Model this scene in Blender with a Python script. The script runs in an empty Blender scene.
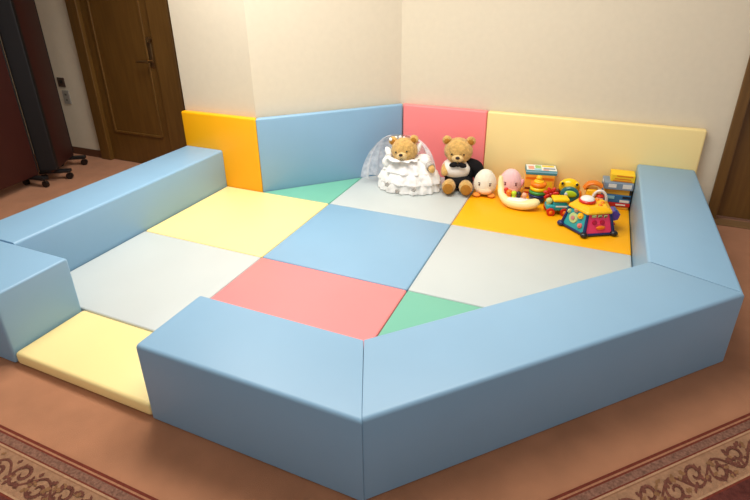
import bpy, bmesh, math, random
from mathutils import Vector, Matrix, Euler
random.seed(7)
PI = math.pi
D2R = math.radians
SC = bpy.context.scene
COL = SC.collection

# ------------------------------------------------------------------ materials
def lin(c):
    c /= 255.0
    return c / 12.92 if c <= 0.04045 else ((c + 0.055) / 1.055) ** 2.4

def rgb(r, g, b):
    return (lin(r), lin(g), lin(b), 1.0)

MATS = {}
def mat(name, col, rough=0.5, spec=0.5, metal=0.0, var=0.0, vscale=8.0, bump=0.0, bscale=60.0, sheen=0.0, detail=3.0):
    if name in MATS:
        return MATS[name]
    m = bpy.data.materials.new(name)
    m.use_nodes = True
    nt = m.node_tree
    b = nt.nodes['Principled BSDF']
    c = rgb(*col)
    b.inputs['Base Color'].default_value = c
    b.inputs['Roughness'].default_value = rough
    b.inputs['Specular IOR Level'].default_value = spec
    b.inputs['Metallic'].default_value = metal
    if sheen:
        b.inputs['Sheen Weight'].default_value = sheen
    tc = nt.nodes.new('ShaderNodeTexCoord')
    if var:
        n = nt.nodes.new('ShaderNodeTexNoise')
        n.inputs['Scale'].default_value = vscale
        n.inputs['Detail'].default_value = detail
        nt.links.new(tc.outputs['Object'], n.inputs['Vector'])
        r = nt.nodes.new('ShaderNodeValToRGB')
        r.color_ramp.elements[0].position = 0.3
        r.color_ramp.elements[1].position = 0.7
        r.color_ramp.elements[0].color = (c[0] * (1 - var), c[1] * (1 - var), c[2] * (1 - var), 1)
        r.color_ramp.elements[1].color = (min(1, c[0] * (1 + var)), min(1, c[1] * (1 + var)), min(1, c[2] * (1 + var)), 1)
        nt.links.new(n.outputs['Fac'], r.inputs['Fac'])
        nt.links.new(r.outputs['Color'], b.inputs['Base Color'])
    if bump:
        n2 = nt.nodes.new('ShaderNodeTexNoise')
        n2.inputs['Scale'].default_value = bscale
        n2.inputs['Detail'].default_value = 4
        nt.links.new(tc.outputs['Object'], n2.inputs['Vector'])
        bp = nt.nodes.new('ShaderNodeBump')
        bp.inputs['Strength'].default_value = bump
        bp.inputs['Distance'].default_value = 0.01
        nt.links.new(n2.outputs['Fac'], bp.inputs['Height'])
        nt.links.new(bp.outputs['Normal'], b.inputs['Normal'])
    MATS[name] = m
    return m

def wood(name, col, dark, stretch=(14, 14, 1.2)):
    m = bpy.data.materials.new(name)
    m.use_nodes = True
    nt = m.node_tree
    b = nt.nodes['Principled BSDF']
    b.inputs['Roughness'].default_value = 0.45
    tc = nt.nodes.new('ShaderNodeTexCoord')
    mp = nt.nodes.new('ShaderNodeMapping')
    mp.inputs['Scale'].default_value = stretch
    n = nt.nodes.new('ShaderNodeTexNoise')
    n.inputs['Scale'].default_value = 3
    n.inputs['Detail'].default_value = 6
    r = nt.nodes.new('ShaderNodeValToRGB')
    r.color_ramp.elements[0].position = 0.35
    r.color_ramp.elements[1].position = 0.7
    r.color_ramp.elements[0].color = rgb(*dark)
    r.color_ramp.elements[1].color = rgb(*col)
    nt.links.new(tc.outputs['Object'], mp.inputs['Vector'])
    nt.links.new(mp.outputs['Vector'], n.inputs['Vector'])
    nt.links.new(n.outputs['Fac'], r.inputs['Fac'])
    nt.links.new(r.outputs['Color'], b.inputs['Base Color'])
    return m

def vinyl(name, col):
    return mat(name, col, rough=0.42, spec=0.45, var=0.02, vscale=3.0, bump=0.05, bscale=18)

V_BLUE = vinyl('sky_blue_vinyl', (135, 174, 202))
V_YEL = vinyl('cream_yellow_vinyl', (247, 223, 154))
V_WHITE = vinyl('white_vinyl', (194, 201, 199))
V_PINK = vinyl('coral_pink_vinyl', (250, 138, 138))
V_GREEN = vinyl('mint_green_vinyl', (114, 184, 160))
V_ORANGE = vinyl('orange_vinyl', (253, 178, 6))
WALLM = mat('cream_wallpaper', (217, 206, 183), rough=0.85, spec=0.2, var=0.015, vscale=25, bump=0.05, bscale=160)
CEILM = mat('white_ceiling_paint', (230, 225, 215), rough=0.9, spec=0.1)
CARPET = mat('tan_carpet', (173, 121, 89), rough=0.95, spec=0.1, var=0.10, vscale=6, bump=0.4, bscale=420, sheen=0.1, detail=8)
DOORW = wood('dark_brown_door_wood', (108, 74, 26), (96, 64, 20))
FRAMEW = wood('brown_frame_wood', (112, 78, 30), (98, 66, 22))
BASEW = wood('baseboard_wood', (96, 60, 40), (80, 48, 32), (2, 14, 14))
BRASS = mat('aged_brass', (150, 120, 80), rough=0.3, metal=0.9)
DARKMETAL = mat('dark_metal', (50, 42, 38), rough=0.4, metal=0.7)
MAROON = mat('maroon_panel_laminate', (62, 24, 18), rough=0.5, var=0.06, vscale=5)
BLACKP = mat('black_plastic', (20, 18, 18), rough=0.5)
SILVER = mat('steel', (170, 165, 155), rough=0.3, metal=0.9)

# ------------------------------------------------------------------ helpers
def link(o):
    COL.objects.link(o)
    return o

def obj(name, bm, m, parent=None, smooth=None, loc=None):
    """one mesh object; m is a material or a list of them; smooth = sharp angle in degrees or True"""
    me = bpy.data.meshes.new(name)
    bmesh.ops.recalc_face_normals(bm, faces=bm.faces[:])
    bm.to_mesh(me)
    bm.free()
    for x in (m if isinstance(m, (list, tuple)) else [m]):
        me.materials.append(x)
    if smooth:
        me.polygons.foreach_set('use_smooth', [True] * len(me.polygons))
        if smooth is not True:
            me.set_sharp_from_angle(angle=D2R(smooth))
    o = link(bpy.data.objects.new(name, me))
    if parent is not None:
        o.parent = parent
    if loc is not None:
        o.location = loc
    return o

def tag(o, label, cat, group=None):
    o['label'] = label
    o['category'] = cat
    if group:
        o['group'] = group
    return o

def struct(o):
    o['kind'] = 'structure'
    return o

def thing(name, label, cat, loc=(0, 0, 0), rz=0.0, group=None):
    o = link(bpy.data.objects.new(name, None))
    o.empty_display_size = 0.05
    o.location = loc
    o.rotation_euler = (0, 0, rz)
    return tag(o, label, cat, group)

def xf(bm, verts, M):
    bmesh.ops.transform(bm, matrix=M, verts=verts)

def box(bm, c, s, bev=0.0, rot=None, seg=2, mi=0):
    r = bmesh.ops.create_cube(bm, size=1.0)
    vs = r['verts']
    M = Matrix.Translation(c)
    if rot is not None:
        M = M @ Euler(rot).to_matrix().to_4x4()
    xf(bm, vs, M @ Matrix.Diagonal((s[0], s[1], s[2], 1)))
    fs = set(f for v in vs for f in v.link_faces)
    for f in fs:
        f.material_index = mi
    if bev > 0:
        es = list(set(e for v in vs for e in v.link_edges))
        bmesh.ops.bevel(bm, geom=es, offset=bev, segments=seg, profile=0.5, affect='EDGES', clamp_overlap=True)

def ell(bm, c, r, rot=None, u=24, v=16, mi=0):
    if not isinstance(r, (tuple, list)):
        r = (r, r, r)
    q = bmesh.ops.create_uvsphere(bm, u_segments=u, v_segments=v, radius=1.0)
    M = Matrix.Translation(c)
    if rot is not None:
        M = M @ Euler(rot).to_matrix().to_4x4()
    xf(bm, q['verts'], M @ Matrix.Diagonal((r[0], r[1], r[2], 1)))
    for f in set(f for w in q['verts'] for f in w.link_faces):
        f.material_index = mi

def cyl(bm, a, b, r0, r1=None, seg=24, mi=0):
    a, b = Vector(a), Vector(b)
    d = b - a
    q = bmesh.ops.create_cone(bm, cap_ends=True, segments=seg, radius1=r0, radius2=r0 if r1 is None else r1, depth=d.length)
    M = Matrix.Translation((a + b) / 2) @ d.to_track_quat('Z', 'Y').to_matrix().to_4x4()
    xf(bm, q['verts'], M)
    for f in set(f for w in q['verts'] for f in w.link_faces):
        f.material_index = mi

def lathe(bm, prof, seg=32, c=(0, 0, 0), sy=1.0, fn=None, mi=0):
    """prof: list of (radius, z)"""
    rings = []
    for r, z in prof:
        ring = []
        for i in range(seg):
            a = 2 * PI * i / seg
            k = fn(a, z) if fn else 1.0
            ring.append(bm.verts.new((c[0] + r * k * math.cos(a), c[1] + r * k * sy * math.sin(a), c[2] + z)))
        rings.append(ring)
    for p, q in zip(rings, rings[1:]):
        for i in range(seg):
            f = bm.faces.new((p[i], p[(i + 1) % seg], q[(i + 1) % seg], q[i]))
            f.material_index = mi
    for ring in (rings[0], rings[-1]):
        try:
            f = bm.faces.new(ring)
            f.material_index = mi
        except ValueError:
            pass

def tube(bm, pts, rad, seg=12, sq=(1, 1), mi=0):
    """swept round section with a radius per point"""
    pts = [Vector(p) for p in pts]
    rings = []
    up = Vector((0, 0, 1))
    for i, p in enumerate(pts):
        d = (pts[min(i + 1, len(pts) - 1)] - pts[max(i - 1, 0)]).normalized()
        s = d.cross(up)
        if s.length < 1e-3:
            s = d.cross(Vector((0, 1, 0)))
        s.normalize()
        t = s.cross(d).normalized()
        r = rad[i] if isinstance(rad, (list, tuple)) else rad
        rings.append([bm.verts.new(p + s * r * sq[0] * math.cos(2 * PI * k / seg) + t * r * sq[1] * math.sin(2 * PI * k / seg)) for k in range(seg)])
    for a, b in zip(rings, rings[1:]):
        for k in range(seg):
            f = bm.faces.new((a[k], a[(k + 1) % seg], b[(k + 1) % seg], b[k]))
            f.material_index = mi
    for rg in (rings[0], rings[-1]):
        bm.faces.new(rg).material_index = mi

def smooth_path(pts, n=6):
    """Catmull-Rom through points given as tuples of any length"""
    out = []
    P = [pts[0]] + list(pts) + [pts[-1]]
    for i in range(1, len(P) - 2):
        for k in range(n):
            t = k / n
            out.append(tuple(0.5 * (2 * b + (c - a) * t + (2 * a - 5 * b + 4 * c - d) * t * t + (3 * b - a - 3 * c + d) * t ** 3)
                             for a, b, c, d in zip(P[i - 1], P[i], P[i + 1], P[i + 2])))
    out.append(tuple(pts[-1]))
    return out

def prism(bm, poly, z0, z1, bev=0.0, seg=3):
    lo = [bm.verts.new((x, y, z0)) for x, y in poly]
    hi = [bm.verts.new((x, y, z1)) for x, y in poly]
    n = len(poly)
    bm.faces.new(lo)
    bm.faces.new(hi)
    for i in range(n):
        bm.faces.new((lo[i], lo[(i + 1) % n], hi[(i + 1) % n], hi[i]))
    bmesh.ops.recalc_face_normals(bm, faces=bm.faces[:])
    if bev:
        bmesh.ops.bevel(bm, geom=bm.edges[:], offset=bev, segments=seg, profile=0.5, affect='EDGES', clamp_overlap=True)

def inset_poly(poly, d):
    """shrink a convex counter-clockwise polygon by d"""
    n = len(poly)
    out = []
    for i in range(n):
        p0, p1, p2 = Vector(poly[i - 1]), Vector(poly[i]), Vector(poly[(i + 1) % n])
        d1, d2 = (p1 - p0).normalized(), (p2 - p1).normalized()
        n1, n2 = Vector((-d1.y, d1.x)), Vector((-d2.y, d2.x))
        k = d / (1 + n1.dot(n2))
        q = p1 + (n1 + n2) * k
        out.append((q.x, q.y))
    return out

def fuzz(o, strength=0.006, size=0.012, voxel=None, smooth=4):
    """plush surface: melt the lumps together, then a short uneven pile"""
    if voxel:
        r = o.modifiers.new('melt', 'REMESH')
        r.mode = 'VOXEL'
        r.voxel_size = voxel
        r.use_smooth_shade = True
        s = o.modifiers.new('soften', 'SMOOTH')
        s.iterations = smooth
    if strength:
        t = bpy.data.textures.get('pile_%g' % size) or bpy.data.textures.new('pile_%g' % size, 'CLOUDS')
        t.noise_scale = size
        d = o.modifiers.new('pile', 'DISPLACE')
        d.texture = t
        d.strength = strength
        d.mid_level = 0.5
        d.texture_coords = 'LOCAL'

# ------------------------------------------------------------------ plan (metres, floor z = 0)
T = 0.062                      # mat thickness
BH = 0.352                     # bench height
PH = 0.622                     # wall pad height
XL, X0, X1, X2 = -0.900, 0.0, 0.900, 1.974
YU, YM, YI, YF, YW = 0.835, -0.766, -0.770, -1.118, 1.652
BW = 0.348
XS, XF = -0.518, 0.266
C1 = (1.009, YI); C2 = (X2, 0.219); O1 = (1.162, YF); O2 = (X2 + BW + 0.006, 0.080)
A1 = (-0.568, YU); A2 = (0.253, YW)
PT = 0.058                     # wall pad thickness

# ------------------------------------------------------------------ room
bm = bmesh.new()
prism(bm, [(-5.0, -4.0), (5.0, -4.0), (5.0, 3.2), (-5.0, 3.2)], -0.1, 0.0)
struct(obj('floor', bm, CARPET))

WY1 = YU + PT + 0.004
WYB = YW + PT + 0.004
WC1 = (-0.606, WY1); WC2 = (0.212, WYB)
DY = 1.105
RH = 2.7
bm = bmesh.new()
prism(bm, [(-1.262, WY1), WC1, (WC1[0], WY1 + 0.5), (-1.262, WY1 + 0.5)], 0, RH)
struct(obj('wall_left', bm, WALLM))
bm = bmesh.new()
prism(bm, [WC1, WC2, (WC2[0], WC2[1] + 0.15), (WC1[0], WC1[1] + 0.6)], 0, RH)
struct(obj('wall_corner', bm, WALLM))
bm = bmesh.new()
prism(bm, [WC2, (2.462, WYB), (2.462, WYB + 0.15), (WC2[0], WYB + 0.15)], 0, RH)
struct(obj('wall_back', bm, WALLM))
bm = bmesh.new()
prism(bm, [(-5.0, DY), (-2.555, DY), (-2.555, DY + 0.15), (-5.0, DY + 0.15)], 0, RH)
struct(obj('wall_alcove', bm, WALLM))
bm = bmesh.new()
prism(bm, [(-2.555, DY), (-1.262, DY), (-1.262, DY + 0.15), (-2.555, DY + 0.15)], 2.12, RH)
struct(obj('wall_lintel', bm, WALLM))
bm = bmesh.new()
prism(bm, [(2.462, WYB), (5.0, WYB), (5.0, WYB + 0.15), (2.462, WYB + 0.15)], 2.12, RH)
prism(bm, [(3.60, WYB), (5.0, WYB), (5.0, WYB + 0.15), (3.60, WYB + 0.15)], 0, 2.12)
struct(obj('wall_right', bm, WALLM))
bm = bmesh.new()
prism(bm, [(-5.0, -4.0), (5.0, -4.0), (5.0, 3.2), (-5.0, 3.2)], RH, RH + 0.1)
struct(obj('ceiling', bm, CEILM))
bm = bmesh.new()
prism(bm, [(-3.3, -3.0), (-1.30, -3.0), (-1.30, DY - 0.002), (-3.3, DY - 0.002)], 2.26, RH - 0.01)
struct(obj('ceiling_light_block', bm, CEILM))  # added soffit out of view, shades the alcove from the lamps

bm = bmesh.new()
prism(bm, [(-3.4, -4.0), (-3.3, -4.0), (-3.3, DY), (-3.4, DY)], 0, RH)
struct(obj('wall_light_block', bm, WALLM))  # added wall, keeps ambient light from the left out of the alcove
bm = bmesh.new()
box(bm, (-2.93, DY - 0.006, 0.035), (0.74, 0.012, 0.07), 0.003)
struct(obj('baseboard_left', bm, BASEW))

# the door left of the pen: frame, leaf, raised moulding, lever set
bm = bmesh.new()
for x0, x1 in ((-2.555, -2.435), (-1.665, -1.45)):
    box(bm, ((x0 + x1) / 2, DY + 0.035, 1.05), (x1 - x0, 0.13, 2.10), 0.006)
box(bm, (-2.0025, DY + 0.035, 2.15), (1.105, 0.13, 0.10), 0.006)
box(bm, (-1.357, DY + 0.05, 1.06), (0.186, 0.09, 2.12), 0.004)
door = struct(obj('door_1', bm, FRAMEW))
bm = bmesh.new()
box(bm, (-2.05, DY + 0.03, 1.048), (0.764, 0.045, 2.09), 0.003)
leaf = obj('door_leaf', bm, DOORW, door)
bm = bmesh.new()
xa, xb, za, zb = -2.33, -1.775, 0.285, 1.95
for c, s in ((((xa + xb) / 2, za), (xb - xa, 0.022)), (((xa + xb) / 2, zb), (xb - xa, 0.022)), ((xa, (za + zb) / 2), (0.022, zb - za)), ((xb, (za + zb) / 2), (0.022, zb - za))):
    box(bm, (c[0], DY + 0.004, c[1]), (s[0], 0.014, s[1]), 0.005)
obj('panel_moulding', bm, FRAMEW, leaf)
bm = bmesh.new()
box(bm, (-1.735, DY + 0.003, 0.985), (0.045, 0.010, 0.20), 0.004)
cyl(bm, (-1.735, DY + 0.006, 0.935), (-1.735, DY - 0.05, 0.935), 0.011)
tube(bm, [(-1.735, DY - 0.047, 0.935), (-1.77, DY - 0.052, 0.935), (-1.82, DY - 0.050, 0.932), (-1.855, DY - 0.046, 0.928)], [0.010, 0.010, 0.008, 0.006])
obj('door_handle', bm, BRASS, leaf, 40)
bm = bmesh.new()
cyl(bm, (-1.722, DY + 0.008, 1.10), (-1.722, DY - 0.018, 1.10), 0.022)
box(bm, (-1.722, DY - 0.020, 1.10), (0.006, 0.010, 0.028), 0.002)
obj('thumb_turn_lock', bm, BRASS, leaf, 40)

# the door at the right edge
bm = bmesh.new()
box(bm, (2.492, WYB + 0.045, 1.05), (0.06, 0.13, 2.10), 0.005)
box(bm, (3.57, WYB + 0.045, 1.05), (0.06, 0.13, 2.10), 0.005)
box(bm, (3.03, WYB + 0.045, 2.11), (1.14, 0.13, 0.06), 0.005)
door2 = struct(obj('door_2', bm, FRAMEW))
bm = bmesh.new()
box(bm, (3.031, WYB + 0.052, 1.048), (1.017, 0.045, 2.06), 0.003)
leaf2 = obj('door_leaf', bm, DOORW, door2)
bm = bmesh.new()
box(bm, (2.535, WYB + 0.024, 0.965), (0.03, 0.010, 0.10), 0.003)
pl = obj('push_plate', bm, SILVER, leaf2)
bm = bmesh.new()
box(bm, (3.03, WYB - 0.045, 0.004), (1.14, 0.11, 0.008), 0.003)
struct(obj('trim_1', bm, mat('threshold_strip', (128, 96, 60), rough=0.5)))

# plates on the alcove wall
ob = thing('wall_switch', 'small dark switch plate on the wall left of the brown door', 'switch', (-2.885, DY, 0.69))
bm = bmesh.new(); box(bm, (0, -0.006, 0), (0.085, 0.012, 0.085), 0.003); obj('cover_plate', bm, mat('brown_plate', (70, 52, 40), rough=0.5), ob)
bm = bmesh.new(); box(bm, (0.008, -0.015, 0.008), (0.03, 0.008, 0.03), 0.002); obj('switch_button', bm, BLACKP, ob)
ob = thing('wall_outlet', 'pale grey outlet plate below the dark switch plate', 'outlet', (-2.862, DY, 0.555))
bm = bmesh.new(); box(bm, (0, -0.005, 0), (0.085, 0.010, 0.125), 0.003); obj('cover_plate', bm, mat('grey_plate', (150, 145, 135), rough=0.5), ob)
for dz in (-0.025, 0.025):
    bm = bmesh.new()
    box(bm, (0, -0.0105, dz), (0.024, 0.003, 0.018), 0.001)
    obj('socket', bm, mat('grey_socket', (96, 92, 86), rough=0.5), ob)

# two tall maroon panels on casters in the alcove
def rolling_panel(a, b, h, label):
    a, b = Vector((a[0], a[1], 0)), Vector((b[0], b[1], 0))
    d = b - a
    L = d.length
    t = thing('rolling_partition', label, 'partition', a, math.atan2(d.y, d.x), 'rolling partitions by the alcove')
    bm = bmesh.new()
    box(bm, (L / 2, 0, 0.085 + h / 2), (L, 0.03, h), 0.012, seg=3)
    obj('panel', bm, MAROON, t, 40)
    bm = bmesh.new()
    box(bm, (0.010, 0.02, 0.085 + h / 2), (0.05, 0.14, h - 0.04), 0.008)
    box(bm, (L - 0.004, 0, 0.085 + h / 2), (0.012, 0.036, h - 0.06), 0.004)
    obj('edge_frame', bm, BLACKP, t)
    for x in (0.06, L - 0.04):
        bm = bmesh.new()
        box(bm, (x, 0, 0.075), (0.05, 0.24, 0.026), 0.006)
        f = obj('foot', bm, BLACKP, t)
        for y in (-0.10, 0.10):
            bm = bmesh.new()
            cyl(bm, (x - 0.012, y, 0.028), (x + 0.012, y, 0.028), 0.0275, seg=20)
            box(bm, (x, y, 0.056), (0.016, 0.02, 0.02), 0.003, mi=1)
            obj('caster', bm, [DARKMETAL, SILVER], f, 40)
    return t

rolling_panel((-2.41, 0.485), (-2.66, 0.87), 1.75, 'dark maroon rolling partition standing in the alcove nearest the brown door')
rolling_panel((-2.36, -0.40), (-2.474, 0.405), 1.75, 'dark maroon rolling partition cut by the picture edge, in front of the other partition')

# ------------------------------------------------------------------ bordered rug, chamfered round the pen
def rug():
    k = 1 / math.sqrt(2)
    RY, RD = -1.370, 1.8265     # edge line y = RY, then (x - y) k = RD
    def L(x, off): return Vector((x, RY - off))
    def corner(off):
        y = RY - off
        return Vector((math.sqrt(2) * (RD + off) + y, y))
    def E(off, s):              # s metres up the diagonal arm from the corner
        return corner(off) + Vector((k, k)) * s
    bands = [(0.000, 0.010, 1), (0.010, 0.0165, 0), (0.0165, 0.023, 1), (0.023, 0.050, 2), (0.050, 0.055, 1), (0.055, 0.0615, 3), (0.0615, 0.066, 4),
             (0.066, 0.177, 5), (0.177, 0.183, 3), (0.183, 0.190, 1), (0.190, 0.9, 6)]
    Z = 0.006
    bm = bmesh.new()
    for a, b, mi in bands:
        pa = [L(-2.2, a), corner(a), E(a, 2.6)]
        pb = [L(-2.2, b), corner(b), E(b, 2.6)]
        va = [bm.verts.new((p.x, p.y, Z)) for p in pa]
        vb = [bm.verts.new((p.x, p.y, Z)) for p in pb]
        for i in range(2):
            bm.faces.new((va[i], vb[i], vb[i + 1], va[i + 1])).material_index = mi
        if a == 0:
            lo = [bm.verts.new((p.x, p.y, 0.0)) for p in pa]
            for i in range(2):
                bm.faces.new((va[i], va[i + 1], lo[i + 1], lo[i])).material_index = 1
    # scrolling leaves woven into the wide band
    rnd = random.Random(3)
    def shape(P, mi, z):
        vs = [bm.verts.new((p[0], p[1], z)) for p in P]
        try:
            f = bm.faces.new(vs)
        except ValueError:
            return
        f.normal_update()
        if f.normal.z < 0:
            f.normal_flip()
        f.material_index = mi
    def arm(fr, s0, s1):
        mid = 0.1215
        zc = [Z + 0.0004]
        def strip(pts, ws, mi):
            for i in range(len(pts) - 1):
                (x0, y0), (x1, y1) = pts[i], pts[i + 1]
                dx, dy = x1 - x0, y1 - y0
                l = math.hypot(dx, dy) or 1
                nx, ny = -dy / l, dx / l
                shape([fr(x0 + nx * ws[i], y0 + ny * ws[i]), fr(x1 + nx * ws[i + 1], y1 + ny * ws[i + 1]),
                       fr(x1 - nx * ws[i + 1], y1 - ny * ws[i + 1]), fr(x0 - nx * ws[i], y0 - ny * ws[i])], mi, zc[0])
        def leaf(x, y, a, l, w, mi):
            c, s = math.cos(a), math.sin(a)
            P = [(0, 0), (l * .25, w * .8), (l * .45, w * .6), (l * .6, w), (l * .8, w * .5), (l, 0), (l * .75, -w * .6), (l * .5, -w * .5), (l * .3, -w * .9)]
            if not all(0.069 < y + s * u + c * v < 0.175 for u, v in P):
                return
            shape([fr(x + c * u - s * v, y + s * u + c * v) for u, v in P], mi, zc[0] + 0.0003)
            zc[0] += 0.00002
            if zc[0] > Z + 0.0022: zc[0] = Z + 0.0004
        wl = 0.20
        n = int((s1 - s0) / (wl / 2))
        pts = []
        m = n * 8
        for i in range(m + 1):
            x = s0 + (s1 - s0) * i / m
            pts.append((x, mid + 0.030 * math.sin(2 * PI * x / wl)))
        strip(pts, [0.0045] * len(pts), 7)
        x = math.ceil(s0 / (wl / 2)) * wl / 2 + wl / 4
        kk = 0
        while x < s1 - wl / 4:
            sg = 1 if math.sin(2 * PI * x / wl) > 0 else -1
            cy = mid - sg * 0.010
            sp = []
            ws = []
            for i in range(22):
                t = i / 21
                a = sg * (PI / 2) + sg * t * 2 * PI * 1.25
                r = 0.036 * (1 - t) + 0.007
                sp.append((x + r * math.cos(a), cy + r * math.sin(a)))
                ws.append(0.0035 + 0.003 * math.sin(PI * t))
            strip(sp, ws, 7)
            for j in range(9):
                a = rnd.uniform(0, 2 * PI)
                rr = rnd.uniform(0.012, 0.040)
                leaf(x + rr * math.cos(a), cy + rr * math.sin(a), a + rnd.uniform(-.9, .9), rnd.uniform(.018, .034), rnd.uniform(.006, .011), 7 if rnd.random() < .65 else 8)
            for j in range(4):
                leaf(x + rnd.uniform(.035, .065), mid + rnd.uniform(-.04, .04), rnd.uniform(0, 2 * PI), rnd.uniform(.016, .03), rnd.uniform(.006, .01), 7 if rnd.random() < .6 else 8)
            x += wl / 2
            kk += 1
    arm(lambda x, v: (x, RY - v), -2.1, 1.20)
    arm(lambda s, v: tuple(E(v, s)), 0.06, 2.5)
    M = lambda n, c, v=0.12, s=90: mat(n, c, rough=0.95, spec=0.1, var=v, vscale=s, bump=0.5, bscale=420)
    mats = [M('rug_tan', (166, 116, 86)), M('rug_red_brown', (112, 52, 40)), M('rug_speckled_grey', (128, 92, 76), 0.35, 110), M('rug_cream_line', (176, 138, 106)),
            M('rug_thin_brown', (140, 100, 74)), M('rug_field', (156, 118, 90), 0.16, 60), M('rug_maroon', (92, 48, 42), 0.3, 40), M('rug_leaf', (108, 66, 54), 0.25, 70), M('rug_leaf_light', (134, 96, 66), 0.2, 70)]
    o = obj('rug', bm, mats)
    return tag(o, 'patterned rug with brown scrolling leaf border along the front of the pen', 'rug')
rug()

# ------------------------------------------------------------------ floor mats
G = 0.0015
def floor_mat(poly, m, label, bev=0.010):
    bm = bmesh.new()
    prism(bm, inset_poly(poly, G), 0.0, T, bev)
    o = obj('floor_mat', bm, m, None, 40)
    return tag(o, label, 'mat', 'padded floor mats of the play pen')

floor_mat([(XL, 0), (X0, 0), (X0, YU), (XL, YU)], V_YEL, 'cream yellow floor mat in the corner before the orange wall pad')
floor_mat([(XL, YM), (X0, YM), (X0, 0), (XL, 0)], V_WHITE, 'white floor mat between the two yellow mats')
floor_mat([(X0, YM), (X1, YM), (X1, 0), (X0, 0)], V_PINK, 'coral pink floor mat behind the front bench')
floor_mat([(X0, 0), (X1, 0), (X1, YU), (X0, YU)], V_BLUE, 'light blue square floor mat in the middle of the pen')
k0 = YU + 0.568
floor_mat([A1, (X0, YU), (X0, k0)], V_GREEN, 'mint green triangular floor mat at the foot of the blue wall pad', 0.008)
floor_mat([(X0, YU), (X1, YU), (X1, YW), A2, (X0, k0)], V_WHITE, 'white floor mat under the two teddy bears')
floor_mat([(X1, YU), (X2, YU), (X2, YW), (X1, YW)], V_ORANGE, 'orange floor mat under the plastic toys')
xq = X1 + 1.0
tq = C1[0] - C1[1] * (C2[0] - C1[0]) / (C2[1] - C1[1]) - 0.004      # the diagonal bench meets y = 0 here
floor_mat([(X1, 0), (tq, 0), (X2, C2[1] + 0.004), (X2, YU), (X1, YU)], V_WHITE, 'white floor mat in front of the orange mat')
floor_mat([(X1, YM), (C1[0] - 0.002, YM), (tq, 0), (X1, 0)], V_GREEN, 'mint green floor mat cut by the diagonal front bench')
floor_mat([(XS, YF), (XF, YF), (XF, YM), (XS, YM)], V_YEL, 'pale yellow entrance mat in the gap between the front benches', 0.016)

# ------------------------------------------------------------------ foam benches
def bench(p, q, side, n0, n1, label, free0=False, free1=False, r=0.016, gap0=0.0002, gap1=0.0002):
    """box section swept from p to q (inner edge); side = unit vector across to the outer edge.
    n0/n1: outer-edge end points (mitres)."""
    p, q, side = Vector(p), Vector(q), Vector(side)
    d = (q - p).normalized()
    w = BW
    bm = bmesh.new()
    def prof(ins):
        rr = max(r - ins * 0.6, 0.006)
        pts = []
        for cx, cz, a0 in ((w - ins - rr, BH - ins - rr, 0), (ins + rr, BH - ins - rr, 90), (ins + rr, 0.002 + ins + rr * .3, 180), (w - ins - rr, 0.002 + ins + rr * .3, 270)):
            for i in range(7):
                a = D2R(a0 + 90 * i / 6)
                k = 1.0 if a0 < 180 else 0.3
                pts.append((cx + rr * math.cos(a), cz + rr * k * math.sin(a)))
        return pts
    lo0, lo1 = Vector(n0) - p, Vector(n1) - q
    s0, s1 = lo0.dot(d) / w, lo1.dot(d) / w       # along-shift per metre across
    rings = []
    def ring(base, slope, shift, ins):
        rg = []
        for a, z in prof(ins):
            pos = base + side * a + d * (slope * a + shift)
            rg.append(bm.verts.new((pos.x, pos.y, z)))
        rings.append(rg)
    def end(base, slope, free, gap, sgn):
        steps = []
        e = 0.011 if free else 0.002
        for i in range(5):
            t = D2R(90 * i / 4)
            steps.append((gap + e * (1 - math.sin(t)), e * (1 - math.cos(t))))
        return [(base, slope, sgn * s, i_) for s, i_ in steps]      # from body outwards: ins 0 -> e
    A = end(p, s0, free0, gap0, 1)
    B = end(q, s1, free1, gap1, -1)
    for a in reversed(A):
        ring(*a)
    for b in B:
        ring(*b)
    n = len(rings[0])
    for a, b in zip(rings, rings[1:]):
        for i in range(n):
            bm.faces.new((a[i], a[(i + 1) % n], b[(i + 1) % n], b[i]))
    bm.faces.new(rings[0]); bm.faces.new(rings[-1])
    o = obj('foam_bench', bm, V_BLUE, None, 50)
    return tag(o, label, 'bench', 'blue foam benches round the play pen')

E_ = 0.002
bench((XL - E_, YI), (XL - E_, YU), (-1, 0), (XL - BW, YI), (XL - BW, YU), 'long blue foam bench along the left, ending at the orange wall pad')
bench((XL - BW, YI - E_), (XS - E_, YI - E_), (0, -1), (XL - BW, YF), (XS - E_, YF), 'short blue foam bench left of the yellow entrance mat', free1=True)
bench((XF + E_, YI - E_), (C1[0], YI - E_), (0, -1), (XF + E_, YF), O1, 'blue foam bench right of the yellow entrance mat, before the pink mat', free0=True)
dn = Vector((C2[0] - C1[0], C2[1] - C1[1])).normalized()
bench(C1, C2, (dn.y, -dn.x), O1, O2, 'long diagonal blue foam bench across the front, before the green mat', gap0=0.0010)
bench((X2 + E_, C2[1]), (X2 + E_, YW), (1, 0), (X2 + BW, O2[1]), (X2 + BW, YW), 'blue foam bench on the right, ending at the yellow wall pad', free1=True, gap0=0.006)

# ------------------------------------------------------------------ pads along the wall
def wall_pad(poly, m, label):
    bm = bmesh.new()
    prism(bm, poly, 0.002, PH, 0.013, 4)
    o = obj('wall_pad', bm, m, None, 40)
    return tag(o, label, 'pad', 'padded panels along the wall')

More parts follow.
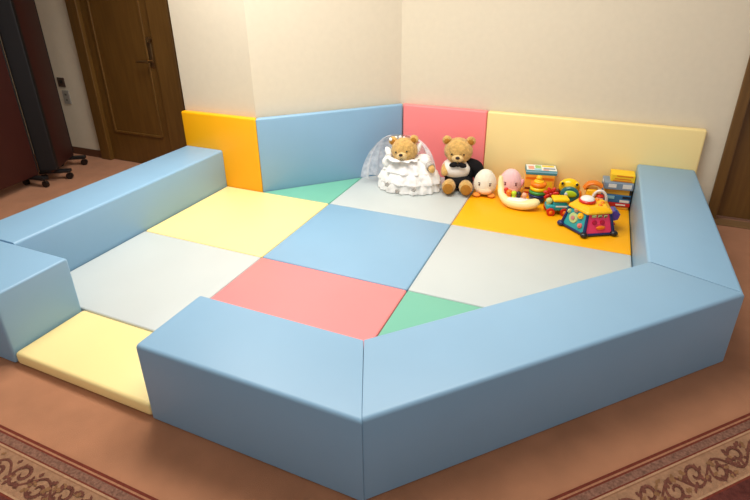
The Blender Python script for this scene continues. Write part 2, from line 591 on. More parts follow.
e = PT
wall_pad([(-1.256, YU + .002), (A1[0] - .002, YU + .002), (A1[0] - .030, YU + e), (-1.256, YU + e)], V_ORANGE, 'orange wall pad nearest the brown door')
k = 1 / math.sqrt(2)
wall_pad([(A1[0] - .002, A1[1] + .003), (A2[0] - .003, A2[1] + .002), (A2[0] - 0.026, A2[1] + 0.052), (A1[0] - .025, A1[1] + .053)], V_BLUE, 'wide light blue wall pad across the corner')
wall_pad([(A2[0] + .003, YW + .002), (0.919, YW + .002), (0.919, YW + e), (A2[0] - 0.02, YW + e)], V_PINK, 'coral pink wall pad behind the teddy bears')
wall_pad([(0.922, YW + .002), (2.336, YW + .002), (2.336, YW + e), (0.922, YW + e)], V_YEL, 'long pale yellow wall pad behind the plastic toys')

# ------------------------------------------------------------------ plush bears
FUR = mat('honey_plush', (216, 172, 98), rough=0.95, spec=0.1, var=0.22, vscale=40, bump=0.9, bscale=140, sheen=0.35)
FUR_L = mat('pale_honey_plush', (232, 198, 136), rough=0.95, spec=0.1, var=0.12, vscale=40, bump=0.7, bscale=140, sheen=0.35)
SOLE = mat('brown_sole_suede', (172, 118, 48), rough=0.95, spec=0.1, var=0.1, vscale=50)
NOSE = mat('dark_nose_thread', (44, 26, 20), rough=0.5)
EYE = mat('black_bead', (16, 12, 10), rough=0.15)
BLKCLOTH = mat('black_suit_cloth', (26, 25, 27), rough=0.9, spec=0.2, var=0.1, vscale=30)
WHTCLOTH = mat('white_satin', (238, 232, 222), rough=0.6, spec=0.3, bump=0.2, bscale=30)
DRESSM = mat('white_dress_cloth', (250, 247, 242), rough=0.8, spec=0.2, bump=0.25, bscale=70)
LACE = mat('grey_lace_trim', (178, 172, 164), rough=0.7, var=0.25, vscale=120)

def bear_head(t, c, r, tilt=(0, 0, 0), with_body=None):
    """body mesh (torso with head, one skin) plus ears, muzzle, nose and eyes as parts"""
    M = Matrix.Translation(c) @ Euler(tilt).to_matrix().to_4x4()
    def w(x, y, z): return tuple(M @ Vector((x * r, y * r, z * r)))
    bm = bmesh.new()
    ell(bm, c, (r * 1.06, r * .92, r * .97), tilt)
    ell(bm, w(0, -.35, -.28), (r * .8, r * .62, r * .62), tilt)
    for cc, rr in with_body:
        ell(bm, cc, rr)
    o = obj('body', bm, FUR, t, True)
    fuzz(o, 0.009, 0.008, 0.006)
    for s in (-1, 1):
        bm = bmesh.new()
        ell(bm, w(s * .86, .05, .76), (r * .36, r * .2, r * .36), tilt)
        ear = obj('ear', bm, FUR, t, True)
        fuzz(ear, 0.005, 0.010)
        bm = bmesh.new()
        ell(bm, w(s * .86, -.10, .74), (r * .22, r * .10, r * .22), tilt)
        obj('inner_ear', bm, SOLE, ear, True)
    bm = bmesh.new()
    ell(bm, w(0, -.80, -.27), (r * .44, r * .32, r * .33), tilt)
    mz = obj('muzzle', bm, FUR_L, t, True)
    fuzz(mz, 0.004, 0.010)
    bm = bmesh.new()
    ell(bm, w(0, -1.09, -.13), (r * .16, r * .09, r * .12), tilt)
    obj('nose', bm, NOSE, mz, True)
    bm = bmesh.new()
    tube(bm, [w(-.15, -1.03, -.44), w(-.08, -1.07, -.47), w(0, -1.09, -.42), w(.08, -1.07, -.47), w(.15, -1.03, -.44)], r * .025, 8)
    obj('mouth', bm, NOSE, mz, True)
    for s in (-1, 1):
        bm = bmesh.new()
        ell(bm, w(s * .44, -.86, .05), r * .068, None, 16, 10)
        obj('eye', bm, EYE, t, True)

def limb(name, t, pts, rad, m, fz=0.005):
    bm = bmesh.new()
    pp = smooth_path([tuple(p) + (q,) for p, q in zip(pts, rad)], 5)
    tube(bm, [p[:3] for p in pp], [p[3] for p in pp], 16)
    ell(bm, pts[0], rad[0] * .98, None, 16, 10)
    ell(bm, pts[-1], rad[-1] * .98, None, 16, 10)
    o = obj(name, bm, m, t, True)
    fuzz(o, fz, 0.012, 0.006, 3)
    return o

# groom
t = thing('teddy_bear', 'honey brown teddy bear sitting in a black suit, white vest and bow tie', 'teddy bear', (0.772, 1.484, T), D2R(12))
bear_head(t, (-0.01, -0.02, 0.298), 0.100, (D2R(6), 0, 0), [((0, 0.02, 0.13), (.095, .075, .125)), ((0, 0.0, 0.21), (.06, .06, .05))])
bm = bmesh.new()
ell(bm, (0, 0.012, 0.128), (.113, .092, .112), None, 40, 28)
bmesh.ops.delete(bm, geom=[f for f in bm.faces if f.calc_center_median().y < 0.0 and f.calc_center_median().x < 0.078], context='FACES')
o = obj('jacket', bm, BLKCLOTH, t, True)
s = o.modifiers.new('cloth', 'SOLIDIFY'); s.thickness = 0.006; s.offset = 1
bm = bmesh.new()
ell(bm, (-0.018, -0.014, 0.158), (.110, .098, .082), None, 32, 20)
o = obj('white_vest', bm, WHTCLOTH, t, True)
bm = bmesh.new()
ell(bm, (0.005, -0.034, 0.070), (.108, .092, .058), None, 32, 20)
ell(bm, (-0.045, -0.065, 0.056), (.055, .07, .046)); ell(bm, (0.055, -0.065, 0.056), (.055, .07, .046))
o = obj('trousers', bm, BLKCLOTH, t, True)
fuzz(o, 0, 0.01, 0.008, 4)
bm = bmesh.new()
for sx in (-1, 1):
    ell(bm, (sx * .032 - .005, -0.112, 0.216), (.032, .014, .020), (0, sx * 0.25, 0))
ell(bm, (-.005, -0.118, 0.216), (.012, .013, .013))
obj('bow_tie', bm, BLKCLOTH, t, True)
for s in (-1, 1):
    lg = limb('leg', t, [(s * .052, -0.085, .056), (s * .060, -0.125, .056), (s * .063, -0.158, .060)], [.042, .049, .052], FUR, 0.006)
    bm = bmesh.new()
    ell(bm, (s * .064, -0.211, .062), (.038, .007, .040), (D2R(-6), 0, 0))
    obj('sole', bm, SOLE, lg, True)
a = limb('arm', t, [(.075, -.005, .195), (.130, .005, .165), (.152, .0, .105)], [.045, .050, .044], BLKCLOTH, 0.0)
a['label'] = 'arm in a black suit sleeve'
bm = bmesh.new(); ell(bm, (.152, -.006, .062), (.032, .034, .036)); o = obj('paw', bm, FUR, a, True); fuzz(o, 0.005, 0.01)
limb('arm', t, [(-.072, -.01, .190), (-.098, -.045, .165), (-.100, -.085, .142)], [.034, .032, .029], FUR)

# bride
t = thing('teddy_bear', 'honey brown teddy bear in a white ruffled wedding dress and tulle veil', 'teddy bear', (0.420, 1.326, T), D2R(10))
bear_head(t, (-0.020, -0.045, 0.316), 0.094, (D2R(-2), D2R(-9), D2R(-6)), [((-.02, 0.01, 0.14), (.09, .075, .125)), ((-.045, -.02, .24), (.055, .055, .06))])
def frill(name, prof, amp, nf, ph, sy, c, jit=0.02, seg=160):
    bm = bmesh.new()
    rnd = random.Random(nf)
    z0 = min(z for _, z in prof); z1 = max(z for _, z in prof)
    ph2 = [rnd.uniform(0, 6.28) for _ in range(4)]
    def fn(a, z):
        q = 1 - (z - z0) / (z1 - z0 + 1e-6)
        return 1 + q * (amp * math.sin(nf * a + ph + 1.3 * math.sin(3 * a + ph2[0])) + jit * math.sin(nf * 2.3 * a + ph2[1]) + jit * math.sin(5 * a + ph2[2]))
    lathe(bm, smooth_path(prof, 5), seg, c, sy, fn)
    o = obj(name, bm, DRESSM, t, True)
    fuzz(o, 0.012, 0.035)
    return o
frill('dress_skirt', [(.240, .006), (.236, .035), (.222, .085), (.185, .14), (.12, .185), (.06, .20)], .045, 17, 0, .66, (.012, 0, 0))
frill('dress_flounce', [(.232, .075), (.222, .105), (.198, .150), (.15, .195), (.09, .225), (.05, .235)], .05, 14, 1, .68, (.018, -.004, 0))
frill('dress_flounce', [(.185, .155), (.175, .175), (.145, .215), (.10, .245), (.06, .255)], .06, 11, 2, .72, (.005, -.012, 0))
frill('dress_collar', [(.138, .252), (.126, .262), (.100, .262), (.070, .250)], .10, 9, .5, .85, (-.030, -.030, 0))
for sx, cz, cx in ((-1, .205, -.135), (1, .225, .115)):
    bm = bmesh.new()
    ell(bm, (cx, -.01, cz), (.060, .055, .055), None, 32, 20)
    o = obj('puff_sleeve', bm, DRESSM, t, True)
    fuzz(o, 0.016, 0.03)
a = limb('arm', t, [(.145, -.02, .212), (.178, -.055, .200), (.192, -.090, .190)], [.030, .026, .025], FUR)
bm = bmesh.new()
cyl(bm, (.160, -.036, .206), (.183, -.068, .196), .033, .033, 20)
o = obj('lace_cuff', bm, LACE, a, 40); fuzz(o, 0.006, 0.02)
for i, (x, y, z) in enumerate([(-.045, -.183, .040), (.075, -.178, .062), (-.13, -.150, .075)]):
    bm = bmesh.new()
    for k_ in range(5):
        a_ = k_ * 2 * PI / 5
        ell(bm, (x + .011 * math.cos(a_), y - .004, z + .011 * math.sin(a_)), (.009, .006, .009), None, 10, 8)
    o = obj('lace_rosette', bm, LACE, t, True)
for c_, r_, ro in (((.072, -.020, .325), (.022, .030, .050), (0, .5, 0)), ((-.140, -.030, .285), (.024, .030, .042), (0, -.6, 0))):
    bm = bmesh.new()
    ell(bm, c_, r_, ro, 32, 20)
    o = obj('veil_gather', bm, DRESSM, t, True)
    fuzz(o, 0.014, 0.03)
# veil
tm = bpy.data.materials.new('white_tulle')
tm.use_nodes = True
nt = tm.node_tree
b = nt.nodes['Principled BSDF']
b.inputs['Base Color'].default_value = rgb(240, 240, 244)
b.inputs['Roughness'].default_value = 0.9
b.inputs['Specular IOR Level'].default_value = 0.1
tr = nt.nodes.new('ShaderNodeBsdfTransparent')
mx = nt.nodes.new('ShaderNodeMixShader')
tc = nt.nodes.new('ShaderNodeTexCoord')
nz = nt.nodes.new('ShaderNodeTexNoise'); nz.inputs['Scale'].default_value = 18
mr = nt.nodes.new('ShaderNodeMapRange')
mr.inputs['From Min'].default_value = .3; mr.inputs['From Max'].default_value = .7
mr.inputs['To Min'].default_value = .34; mr.inputs['To Max'].default_value = .74
nt.links.new(tc.outputs['Object'], nz.inputs['Vector'])
nt.links.new(nz.outputs['Fac'], mr.inputs['Value'])
nt.links.new(mr.outputs['Result'], mx.inputs['Fac'])
nt.links.new(tr.outputs['BSDF'], mx.inputs[1])
nt.links.new(b.outputs['BSDF'], mx.inputs[2])
nt.links.new(mx.outputs['Shader'], nt.nodes['Material Output'].inputs['Surface'])
bm = bmesh.new()
NU, NV = 60, 24
grid = []
for j in range(NV + 1):
    v = j / NV
    row = []
    for i in range(NU + 1):
        u = i / NU
        a = D2R(188 - 196 * u)          # from the left side, round the back, to the right
        left = max(0, math.cos(a - PI)) if True else 0
        R0 = .070
        R1 = .185 + .092 * max(0, -math.cos(a)) ** 1.5 + .06 * max(0, math.cos(a))
        rr = R0 + (R1 - R0) * (1 - (1 - v) ** 1.7)
        rr *= 1 + .10 * v * math.sin(14 * a) + .05 * v * math.sin(23 * a + 1)
        hz = .405 - (.405 - (.05 if math.cos(a) < .2 else .16)) * v ** 1.6
        x = -.060 + rr * math.cos(a)
        y = -.010 + rr * .42 * math.sin(a) + .02
        row.append(bm.verts.new((x, y, hz + .012 * math.sin(9 * a + 3 * v) * v)))
    grid.append(row)
for j in range(NV):
    for i in range(NU):
        bm.faces.new((grid[j][i], grid[j][i + 1], grid[j + 1][i + 1], grid[j + 1][i]))
obj('veil', bm, tm, t, True)
bm = bmesh.new()
for i in range(9):
    a = D2R(200 - 220 * i / 8)
    ell(bm, (-.062 + .066 * math.cos(a), -.035 + .03 * math.sin(a), .398 - .010 * abs(math.cos(a))), .012, None, 10, 8)
obj('veil_headband', bm, DRESSM, t, True)

# ------------------------------------------------------------------ egg-shaped plush pair
ORP = mat('orange_felt', (236, 150, 60), rough=0.9)
def egg_plush(loc, rz, body, cheek, eye, foot, label, s=1.0, ears=None):
    t = thing('egg_plush', label, 'plush toy', loc, rz, 'egg shaped plush toys')
    bm = bmesh.new()
    lathe(bm, smooth_path([(.004, .012), (.050, .012), (.078, .045), (.083, .082), (.076, .124), (.055, .163), (.028, .187), (.003, .194)], 5), 36, (0, 0, 0), .92)
    o = obj('body', bm, body, t, True)
    fuzz(o, 0.003, 0.02)
    bm = bmesh.new()
    ell(bm, (0.004, -.058, .048), (.050, .030, .026))
    obj('cheek_patch', bm, cheek, t, True)
    for x in (-.040, .034):
        bm = bmesh.new()
        yy = -.92 * math.sqrt(max(0, .0812 ** 2 - x * x))
        ell(bm, (x, yy, .096), (.007, .004, .009), None, 14, 10)
        ell(bm, (x, yy + .001, .110), (.013, .003, .003), (0, .2 if x < 0 else -.2, 0), 10, 8)
        obj('eye', bm, eye, t, True)
    for x in (-.055, .050):
        bm = bmesh.new()
        ell(bm, (x, -.052, .014), (.030, .034, .014))
        obj('foot', bm, foot, t, True)
    if ears:
        for x in (-1, 1):
            bm = bmesh.new()
            ell(bm, (x * .078, -.020, .096), (.014, .018, .032), (0, x * .25, 0))
            obj('ear', bm, ears, t, True)
    return t
egg_plush((0.990, 1.420, T), D2R(11), mat('white_plush', (236, 232, 214), rough=.95, spec=.1, bump=.4, bscale=90, sheen=.3), mat('peach_plush', (244, 206, 170), rough=.95), mat('brown_thread', (90, 56, 40), rough=.6), ORP,
          'white egg shaped plush with two small eyes beside the bear in the suit')
egg_plush((1.162, 1.498, T), D2R(11), mat('pink_plush', (246, 200, 200), rough=.95, spec=.1, bump=.4, bscale=90, sheen=.3), mat('rosy_plush', (240, 170, 150), rough=.95), mat('red_brown_thread', (110, 36, 44), rough=.6), mat('dark_pink_felt', (214, 96, 80), rough=.9),
          'pink egg shaped plush with dark eyes behind the cream boat toy', ears=mat('rose_felt', (240, 168, 180), rough=.9))

# ------------------------------------------------------------------ plastic toys
def pl_(name, col): return mat(name, col, rough=0.28, spec=0.5)
P_CREAM = pl_('cream_plastic', (250, 232, 170)); P_WHITE = pl_('white_plastic', (236, 232, 226)); P_RED = pl_('red_plastic', (214, 40, 24))
P_ORANGE = pl_('orange_plastic', (246, 128, 14)); P_YEL = pl_('yellow_plastic', (252, 206, 12)); P_GRN = pl_('green_plastic', (62, 150, 62))
P_LIME = pl_('lime_plastic', (196, 226, 40)); P_NAVY = pl_('navy_plastic', (26, 40, 96)); P_BLUE = pl_('blue_plastic', (26, 84, 150)); P_TEAL = pl_('teal_plastic', (40, 160, 168))
P_TEALD = pl_('dark_teal_plastic', (40, 112, 116)); P_PINK = pl_('hot_pink_plastic', (246, 62, 112)); P_PURP = pl_('purple_plastic', (92, 62, 156)); P_BLK = pl_('black_toy_plastic', (30, 30, 36))
P_MINT = pl_('pale_mint_plastic', (184, 206, 140)); P_SKIN = pl_('peach_plastic', (240, 176, 140)); P_AMB = pl_('amber_plastic', (253, 190, 24)); P_BRN = pl_('red_brown_plastic', (120, 44, 36))

# cream boat with one tall curled end and coloured pegs
t = thing('toy_boat', 'cream curved toy boat with upturned left end, holding small coloured pegs', 'toy', (1.26, 1.25, T + 0.003))
bm = bmesh.new()
pts = [(-.148, .105, .182, .009), (-.147, .096, .158, .014), (-.138, .075, .112, .018), (-.116, .040, .064, .025), (-.055, .000, .035, .034), (.030, -.012, .035, .035), (.090, .004, .044, .033), (.120, .018, .056, .026), (.134, .026, .064, .012)]
pp = smooth_path(pts, 6)
tube(bm, [p[:3] for p in pp], [p[3] for p in pp], 20, (1.25, 1))
hull = obj('hull', bm, P_CREAM, t, True)
bm = bmesh.new()
ell(bm, (.010, .0, .058), (.100, .036, .018), (0, 0, .06))
obj('deck', bm, P_WHITE, t, True)
for nm, c, r, m in (('peg', (-.070, .020, .088), .021, P_ORANGE), ('peg', (-.035, .010, .092), .018, P_LIME), ('peg', (-.004, .014, .090), .019, P_BLK), ('peg', (.034, .012, .088), .018, P_SKIN), ('peg', (-.094, .040, .098), .017, P_RED)):
    bm = bmesh.new()
    cyl(bm, (c[0], c[1], .050), (c[0], c[1], c[2]), r * .85, r * .7, 16)
    ell(bm, (c[0], c[1], c[2] + r * .5), r, None, 16, 12)
    obj(nm, bm, m, t, 50)

# stacking rings
t = thing('stacking_ring_toy', 'rainbow stacking ring toy with blue base and yellow knob', 'toy', (1.366, 1.424, T))
def ring_part(name, r, z0, z1, m):
    bm = bmesh.new()
    h = (z1 - z0) / 2
    prof = [(r - h * .9 + h * .9 * math.cos(a), z0 + h + h * math.sin(a)) for a in [D2R(-90 + 15 * i) for i in range(13)]]
    lathe(bm, [(.008, z0)] + prof + [(.008, z1)], 32)
    return obj(name, bm, m, t, 60)
bm = bmesh.new()
lathe(bm, smooth_path([(.030, .0), (.044, .004), (.054, .020), (.059, .042)], 4) + [(.008, .042)], 32)
obj('base', bm, P_BLUE, t, 50)
ring_part('ring', .063, .042, .062, P_NAVY)
ring_part('ring', .061, .062, .088, P_GRN)
ring_part('ring', .057, .088, .116, P_YEL)
ring_part('ring', .055, .116, .150, P_ORANGE)
bm = bmesh.new()
lathe(bm, smooth_path([(.036, .150), (.034, .158), (.020, .166), (.020, .172), (.022, .182), (.015, .194), (.002, .198)], 4), 28)
obj('knob', bm, P_AMB, t, 50)

# red flower spinner
t = thing('flower_toy', 'red plastic flower spinner between the stacking rings and the yellow animal face', 'toy', (1.459, 1.364, T), D2R(8))
bm = bmesh.new()
lathe(bm, [(.034, 0), (.034, .010), (.012, .018), (.010, .055)], 24)
obj('stand', bm, P_RED, t, 40)
for i in range(7):
    a = 2 * PI * i / 7 + .2
    bm = bmesh.new()
    ell(bm, (.030 * math.cos(a), -.012 + .006 * (i % 2), .098 + .030 * math.sin(a)), (.024, .010, .014), (0, -a, 0), 16, 10)
    obj('petal', bm, P_RED, t, True)
bm = bmesh.new()
ell(bm, (0, -.024, .098), (.015, .012, .015)); cyl(bm, (0, -.012, .098), (0, .006, .09), .012)
obj('hub', bm, pl_('deep_red_plastic', (170, 22, 20)), t, True)

# toy car
t = thing('toy_car', 'toy car with yellow roof, blue body, red wheels and a round driver', 'toy', (1.512, 1.268, T), D2R(18))
bm = bmesh.new()
box(bm, (0, 0, .052), (.150, .085, .042), .014, seg=4)
box(bm, (.012, 0, .080), (.090, .074, .030), .010, seg=3)
obj('body', bm, P_TEAL, t, 40)
bm = bmesh.new()
box(bm, (.018, 0, .107), (.108, .086, .024), .011, seg=4)
obj('roof', bm, P_YEL, t, 40)
bm = bmesh.new()
box(bm, (.020, -.043, .066), (.075, .004, .012), .002)
obj('side_stripe', bm, P_WHITE, t)
for x in (-.048, .042):
    for y in (-1, 1):
        bm = bmesh.new()
        cyl(bm, (x, y * .036, .027), (x, y * .056, .027), .027, seg=24)
        w_ = obj('wheel', bm, P_RED, t, 40)
        bm = bmesh.new(); ell(bm, (x, y * .057, .027), (.013, .006, .013), None, 14, 10)
        obj('hub_cap', bm, P_ORANGE, w_, True)
bm = bmesh.new()
ell(bm, (-.056, -.012, .094), .022); cyl(bm, (-.056, -.012, .060), (-.056, -.012, .085), .016)
obj('driver', bm, P_MINT, t, True)

# yellow faced toy with a teal round window
t = thing('animal_face_toy', 'yellow animal face toy with teal ring and lime green window', 'toy', (1.570, 1.438, T), D2R(6))
bm = bmesh.new()
ell(bm, (0, .012, .130), (.072, .045, .064)); ell(bm, (0, .01, .060), (.064, .045, .058))
o = obj('body', bm, P_YEL, t, True); fuzz(o, 0, .01, .006, 4)
for x in (-.050, .044):
    bm = bmesh.new(); ell(bm, (x, -.022, .168), (.017, .015, .017)); ek = obj('eye_stalk', bm, P_YEL, t, True)
    bm = bmesh.new(); ell(bm, (x, -.036, .171), (.009, .006, .010), None, 12, 10); obj('eye', bm, P_BLK, ek, True)
bm = bmesh.new()
lathe(bm, [(.062, -.012), (.062, .010), (.054, .016), (.030, .016), (.030, -.012)], 32)
bmesh.ops.rotate(bm, verts=bm.verts[:], cent=(0, 0, 0), matrix=Euler((D2R(90), 0, 0)).to_matrix())
bmesh.ops.scale(bm, verts=bm.verts[:], vec=(1, 1, .86))
bmesh.ops.translate(bm, verts=bm.verts[:], vec=(.004, -.040, .098))
obj('window_ring', bm, P_TEALD, t, 40)
bm = bmesh.new()
ell(bm, (.010, -.056, .106), (.040, .008, .024), (0, .12, 0))
obj('window', bm, P_LIME, t, True)
bm = bmesh.new(); ell(bm, (-.020, -.060, .102), (.012, .006, .014)); obj('pointer', bm, P_WHITE, t, True)
for x in (-.062, .062):
    bm = bmesh.new(); ell(bm, (x, -.03, .018), (.026, .036, .018)); obj('foot', bm, P_ORANGE, t, True)
    bm = bmesh.new(); ell(bm, (x * 1.16, -.010, .090), (.014, .016, .030)); obj('arm', bm, P_BRN if x < 0 else P_ORANGE, t, True)

# little play house with an arch
t = thing('toy_house', 'toy house with orange sloping roof and white arched doorway', 'toy', (1.738, 1.424, T), D2R(4))
bm = bmesh.new()
box(bm, (-.020, .02, .075), (.074, .090, .150), .012, seg=3)
obj('walls', bm, P_AMB, t, 40)
bm = bmesh.new()
tube(bm, smooth_path([(-.072, .012, .148), (-.046, .012, .182), (-.004, .012, .190), (.036, .012, .172)], 5), [.022] * 16, 16, (1.6, .65))
obj('roof', bm, pl_('burnt_orange_plastic', (228, 120, 22)), t, 60)
bm = bmesh.new()
arc = [(.022 - .012 + .044 * math.cos(a) + .02, -.030, .085 + .068 * math.sin(a)) for a in [D2R(180 - 12 * i) for i in range(16)]]
tube(bm, [(arc[0][0], -.030, .0)] + arc + [(arc[-1][0], -.030, .0)], .010, 12)
obj('arch', bm, P_WHITE, t, True)
bm = bmesh.new()
lathe(bm, smooth_path([(.026, 0), (.028, .03), (.022, .062), (.016, .078)], 4), 20, (.032, -.022, 0))
fg = obj('figure', bm, P_BRN, t, 50)
bm = bmesh.new(); ell(bm, (.032, -.026, .098), .024); obj('figure_head', bm, P_SKIN, fg, True)
bm = bmesh.new(); ell(bm, (.032, -.022, .112), (.026, .026, .016)); obj('figure_hat', bm, P_RED, fg, True)
bm = bmesh.new(); cyl(bm, (-.035, -.024, .060), (-.035, -.034, .060), .022); obj('dial', bm, P_BLK, t, 40)

# five-sided activity centre
t = thing('activity_centre', 'five sided activity toy with teal and pink faces under a yellow top', 'toy', (1.722, 1.120, T), 0)
A0 = D2R(-96)
def pv(i, r): return (r * math.cos(A0 + i * 2 * PI / 5), r * math.sin(A0 + i * 2 * PI / 5))
RB, RT, ZB, ZT = .160, .122, .022, .142
bm = bmesh.new()
lo = [pv(i, RB + .010) for i in range(5)]
prism(bm, lo, .006, ZB, .006)
obj('base', bm, P_NAVY, t, 40)
faces = [P_PINK, P_PURP, P_YEL, P_GRN, P_TEAL]
for i in range(5):
    (x0, y0), (x1, y1) = pv(i, RB), pv(i + 1, RB)
    (u0, v0), (u1, v1) = pv(i, RT), pv(i + 1, RT)
    P0 = [Vector((x0, y0, ZB)), Vector((x1, y1, ZB)), Vector((u1, v1, ZT)), Vector((u0, v0, ZT))]
    nrm = (P0[1] - P0[0]).cross(P0[3] - P0[0]).normalized()
    bm = bmesh.new()
    va = [bm.verts.new(p) for p in P0]
    vb = [bm.verts.new(p - nrm * .012) for p in P0]
    bm.faces.new(va); bm.faces.new(vb[::-1])
    for k_ in range(4):
        bm.faces.new((va[k_], va[(k_ + 1) % 4], vb[(k_ + 1) % 4], vb[k_]))
    fp = obj('side_panel', bm, faces[i], t)
    fp['label'] = ['hot pink side panel', 'purple side panel', 'yellow side panel', 'green side panel', 'teal side panel'][i]
    ux = (P0[1] - P0[0]).normalized()
    uz = nrm.cross(ux).normalized()
    cen = (P0[0] + P0[1]) / 2
    def on(a, h, out=0.0): return cen + ux * a + uz * h + nrm * out
    def disc(name, a, h, r, th, m, seg=28, dome=0.0):
        bm = bmesh.new()
        cyl(bm, on(a, h, 0), on(a, h, th), r, r * .92, seg)
        if dome:
            ell(bm, on(a, h, th), (r * .6,) * 3, None, 14, 10)
        obj(name, bm, m, fp, 40)
    if i == 4:      # teal face
        disc('clock_dial', -.020, .062, .034, .006, P_MINT)
        disc('clock_hub', -.020, .062, .014, .012, pl_('dusty_rose_plastic', (196, 130, 130)))
        disc('knob', .030, .094, .020, .012, P_AMB, dome=1)
        disc('knob', -.014, .116, .015, .010, pl_('tan_rose_plastic', (206, 150, 120)), dome=1)
        disc('knob', .046, .036, .016, .010, pl_('salmon_plastic', (238, 120, 110)), dome=1)
        disc('knob', -.066, .092, .014, .009, P_MINT, dome=1)
    if i == 0:      # pink face
        bm = bmesh.new()
        for a, h, sx, m_ in ((-.034, .108, .030, 0), (.004, .106, .026, 1), (.040, .104, .022, 2)):
            c_ = on(a, h, .004)
            q = Matrix((ux, nrm, uz)).transposed().to_euler()
            box(bm, c_, (sx, .010, .018), .004, tuple(q), mi=m_)
        obj('slider', bm, [P_MINT, P_BLK, P_BRN], fp)
        for a in (-.028, .022):
            disc('eye_button', a, .068, .015, .007, pl_('crimson_plastic', (190, 24, 60)))
        bm = bmesh.new()
        q = Matrix((ux, nrm, uz)).transposed().to_euler()
        ell(bm, on(.010, .034, .004), (.030, .010, .014), tuple(q))
        obj('mouth_roller', bm, P_ORANGE, fp, True)
    if i == 1:      # purple face with a roller sticking out
        bm = bmesh.new()
        cyl(bm, on(-.045, .085, .024), on(.030, .085, .024), .032, seg=20)
        rl = obj('roller', bm, P_PURP, fp, 40)
        for k_ in range(6):
            bm = bmesh.new()
            a_ = k_ * PI / 3
            p_ = on(-.008, .085, .024) + nrm * math.cos(a_) * .030 + uz * math.sin(a_) * .030
            cyl(bm, p_ - ux * .030, p_ + ux * .030, .008, seg=10)
            obj('roller_bar', bm, P_BLUE, rl, 40)
        disc('knob', -.04, .03, .020, .014, P_RED, dome=1)
for i in range(5):
    bm = bmesh.new()
    a_, b_ = pv(i, RB + .001), pv(i, RT + .002)
    tube(bm, [(a_[0], a_[1], .020), (b_[0], b_[1], ZT)], [.011, .008], 12)
    obj('corner_post', bm, P_NAVY, t, 40)
    bm = bmesh.new()
    f_ = pv(i, RB + .006)
    ell(bm, (f_[0], f_[1], .018), (.024, .024, .018))
    obj('foot', bm, P_BLK if i in (0, 1) else P_NAVY, t, True)
bm = bmesh.new()
vl = [pv(i, RT + .016) for i in range(5)]
r0 = [bm.verts.new((x, y, ZT - .004)) for x, y in vl]
r1 = [bm.verts.new((x, y, ZT + .012)) for x, y in vl]
r2 = [bm.verts.new((x * .68, y * .68, ZT + .034)) for x, y in vl]
bm.faces.new(r0); bm.faces.new(r2)
for a_, b_ in ((r0, r1), (r1, r2)):
    for i in range(5):
        bm.faces.new((a_[i], a_[(i + 1) % 5], b_[(i + 1) % 5], b_[i]))
bmesh.ops.recalc_face_normals(bm, faces=bm.faces[:])
bmesh.ops.bevel(bm, geom=bm.edges[:], offset=.007, segments=3, profile=.5, affect='EDGES')
top = obj('top', bm, P_AMB, t, 40)
bm = bmesh.new()
lathe(bm, smooth_path([(.044, .0), (.050, .006), (.052, .014), (.046, .020)], 3), 28, (-.028, -.01, ZT + .033))
rg_ = obj('drum_rim', bm, P_RED, t, 50)
bm = bmesh.new(); ell(bm, (-.028, -.01, ZT + .053), (.043, .043, .022)); obj('drum_skin', bm, P_WHITE, rg_, True)
for dx, dy in ((.050, -.035), (.062, .010), (.030, .050)):
    bm = bmesh.new(); ell(bm, (dx, dy, ZT + .034), (.013, .013, .010)); obj('top_button', bm, P_ORANGE, t, True)

# ------------------------------------------------------------------ toy boxes and books
def card(name, c): return mat(name, c, rough=0.5, spec=0.4, var=0.05, vscale=20)
def carton(name, label, cat, loc, rz, s, m, marks, group):
    """marks: (face, u, v, w, h, material) raised printed patches; u,v from the middle of the face"""
    t = thing(name, label, cat, loc, rz, group)
    bm = bmesh.new()
    box(bm, (0, 0, s[2] / 2), s, .003)
    obj('body', bm, m, t)
    for nm, f, u, v, w, h, mm in marks:
        bm = bmesh.new()
        if f == 'front':
            box(bm, (u, -s[1] / 2 - .0003, s[2] / 2 + v), (w, .0016, h), 0)
        elif f == 'top':
            box(bm, (u, v, s[2] + .0003), (w, h, .0016), 0)
        elif f == 'left':
            box(bm, (-s[0] / 2 - .0003, u, s[2] / 2 + v), (.0016, w, h), 0)
        obj(nm, bm, mm, t)
    return t
K_ORG = card('orange_card', (250, 176, 60)); K_CRM = card('cream_card', (238, 214, 160)); K_BRN = card('brown_red_card', (120, 44, 26)); K_RED = card('red_card', (196, 36, 34))
K_TEAL = card('teal_card', (66, 140, 150)); K_WHT = card('white_card', (232, 232, 226)); K_PNK = card('salmon_card', (232, 160, 140)); K_GRN = card('leaf_card', (150, 200, 120))
K_SKY = card('sky_card', (140, 200, 220)); K_YEL = card('yellow_card', (252, 206, 40)); K_BLU = card('blue_card', (48, 110, 160)); K_NVY = card('navy_card', (26, 34, 54)); K_GRY = card('grey_blue_card', (128, 148, 168))
K_OCH = card('ochre_card', (226, 172, 60)); K_TAN = card('tan_card', (196, 140, 70)); K_DOR = card('deep_orange_card', (232, 120, 20))
g1 = 'toy boxes behind the stacking rings'
bx = (1.352, 1.562)
carton('toy_box', 'orange toy box with brown stripes behind the stacking rings', 'box', (bx[0], bx[1], T), D2R(10), (.205, .122, .172), K_ORG,
       [('printed_band', 'front', -.068, -.020, .060, .016, K_BRN), ('printed_band', 'front', -.068, -.052, .060, .012, K_RED), ('printed_band', 'front', 0, .058, .19, .018, K_DOR),
        ('printed_picture', 'front', .045, .0, .085, .075, K_YEL), ('side_label', 'left', 0, 0, .10, .13, K_CRM)], g1)
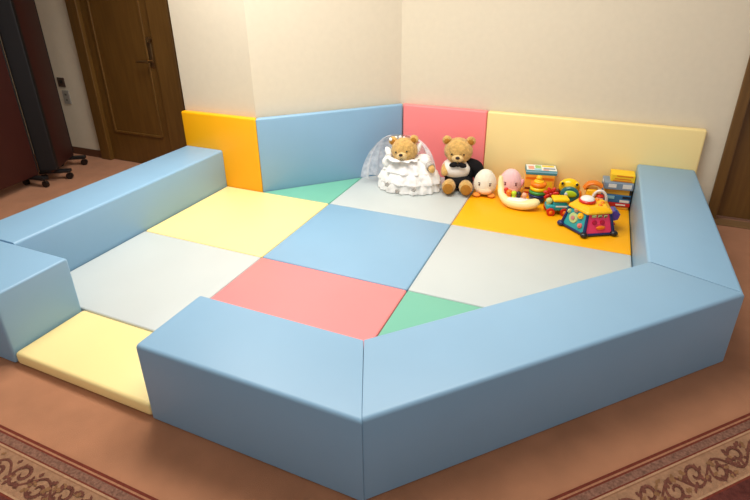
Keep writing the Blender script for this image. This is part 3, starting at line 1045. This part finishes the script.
carton('toy_box', 'flat teal and white toy box on top of the orange toy box', 'box', (bx[0] + .006, bx[1] + .002, T + .1725), D2R(11), (.214, .126, .034), K_TEAL,
       [('printed_cover', 'top', 0, 0, .206, .118, K_WHT), ('printed_band', 'front', 0, .006, .214, .012, K_SKY)], g1)
tb = [o for o in COL.objects if o.get('label') == 'flat teal and white toy box on top of the orange toy box'][0]
cover = [c for c in tb.children if c.name.startswith('printed_cover')][0]
for (u, v, w, h, mm) in ((-.070, -.010, .040, .070, K_PNK), (-.020, .015, .040, .060, K_GRN), (-.025, -.040, .05, .030, K_SKY), (.050, .035, .085, .030, K_YEL), (.055, -.020, .080, .028, K_GRY), (.030, -.048, .04, .02, K_PNK)):
    bm = bmesh.new(); box(bm, (u, v, .0352), (w, h, .0012), 0); obj('printed_picture', bm, mm, cover)

g2 = 'stack of boxes in the corner by the right bench'
sx, sy = 1.872, 1.556
Z = T
rows = [
    ('picture_book', 'tan picture book at the bottom of the corner stack', (.170, .130, .022), K_TAN, 2, (.004, 0), [('page_edges', 'front', .0, .0, .15, .012, K_OCH)]),
    ('picture_book', 'red picture book under the blue box in the corner stack', (.180, .140, .024), K_RED, 6, (.0, -.004), [('printed_label', 'front', .03, .002, .06, .010, K_WHT)]),
    ('toy_box', 'dark blue box with white label in the corner stack', (.176, .130, .054), K_BLU, 5, (.002, .0), [('printed_label', 'front', .050, -.014, .060, .018, K_WHT), ('printed_band', 'front', .060, .014, .050, .018, K_NVY), ('printed_picture', 'front', -.045, .010, .06, .022, K_SKY)]),
    ('toy_box', 'ochre yellow box below the grey box in the corner stack', (.170, .120, .040), K_OCH, 4, (.004, .004), [('printed_band', 'front', .078, 0, .010, .036, K_NVY)]),
    ('toy_box', 'grey blue box with white labels in the corner stack', (.184, .140, .048), K_GRY, 6, (.0, -.002), [('printed_label', 'front', -.040, .004, .050, .026, K_WHT), ('printed_label', 'front', .052, .004, .056, .030, K_WHT), ('printed_label', 'left', .02, .006, .05, .02, K_WHT), ('printed_band', 'left', -.02, -.012, .08, .010, K_NVY)]),
    ('toy_box', 'bright yellow box topmost in the corner stack', (.150, .110, .052), K_YEL, 3, (.022, .012), [('printed_band', 'front', .01, .016, .10, .007, K_DOR), ('printed_band', 'front', .0, -.004, .10, .006, K_DOR), ('printed_label', 'front', .0, -.018, .12, .008, K_DOR)]),
]
for nm, lb, s_, m_, rot, off, mk in rows:
    carton(nm, lb, 'book' if nm == 'picture_book' else 'box', (sx + off[0], sy + off[1], Z), D2R(rot), s_, m_, mk, g2)
    Z += s_[2] + .0005

# ------------------------------------------------------------------ light
def area(name, loc, size, power, col, rot=(0, 0, 0), spread=180):
    l = bpy.data.lights.new(name, 'AREA')
    l.shape = 'DISK'
    l.size = size
    l.energy = power
    l.color = col
    l.spread = D2R(spread)
    o = link(bpy.data.objects.new(name, l))
    o.location = loc
    o.rotation_euler = rot
    return o
WARM = (1.0, 0.97, 0.925)
area('ceiling_lamp_or_fill', (-0.70, 0.25, 2.66), 0.9, 27, WARM, spread=130)
area('ceiling_lamp_or_fill', (0.30, 0.10, 2.66), 1.2, 26, WARM)
area('ceiling_lamp_or_fill', (1.20, 0.20, 2.66), 1.2, 38, WARM)
area('ceiling_lamp_or_fill', (-0.60, -1.45, 2.66), 1.8, 2.2, WARM, spread=95)  # added fill, softens the floor shadow before the front benches
area('ceiling_lamp_or_fill', (1.30, -1.25, 2.66), 1.8, 2.2, WARM, spread=95)  # second added fill, over the floor at the front right
w = bpy.data.worlds.new('room_ambience')
SC.world = w
w.use_nodes = True
w.node_tree.nodes['Background'].inputs['Color'].default_value = (1.0, 0.97, 0.97, 1)
w.node_tree.nodes['Background'].inputs['Strength'].default_value = 0.66

# ------------------------------------------------------------------ camera
cd = bpy.data.cameras.new('camera')
cd.sensor_width = 36
cd.lens = 24.6141
cd.shift_y = -(250 - 203.6302) / 750
cd.clip_start = 0.02
cam = link(bpy.data.objects.new('camera', cd))
cam.location = (1.64995, -2.12470, 1.54346)
cam.rotation_euler = (1.1550, 0.0100, 0.4069)
SC.camera = cam
SC.view_settings.view_transform = 'Standard'
SC.view_settings.look = 'None'
SC.view_settings.exposure = 0.0
SC.view_settings.gamma = 1.0
SC.view_settings.use_curve_mapping = False
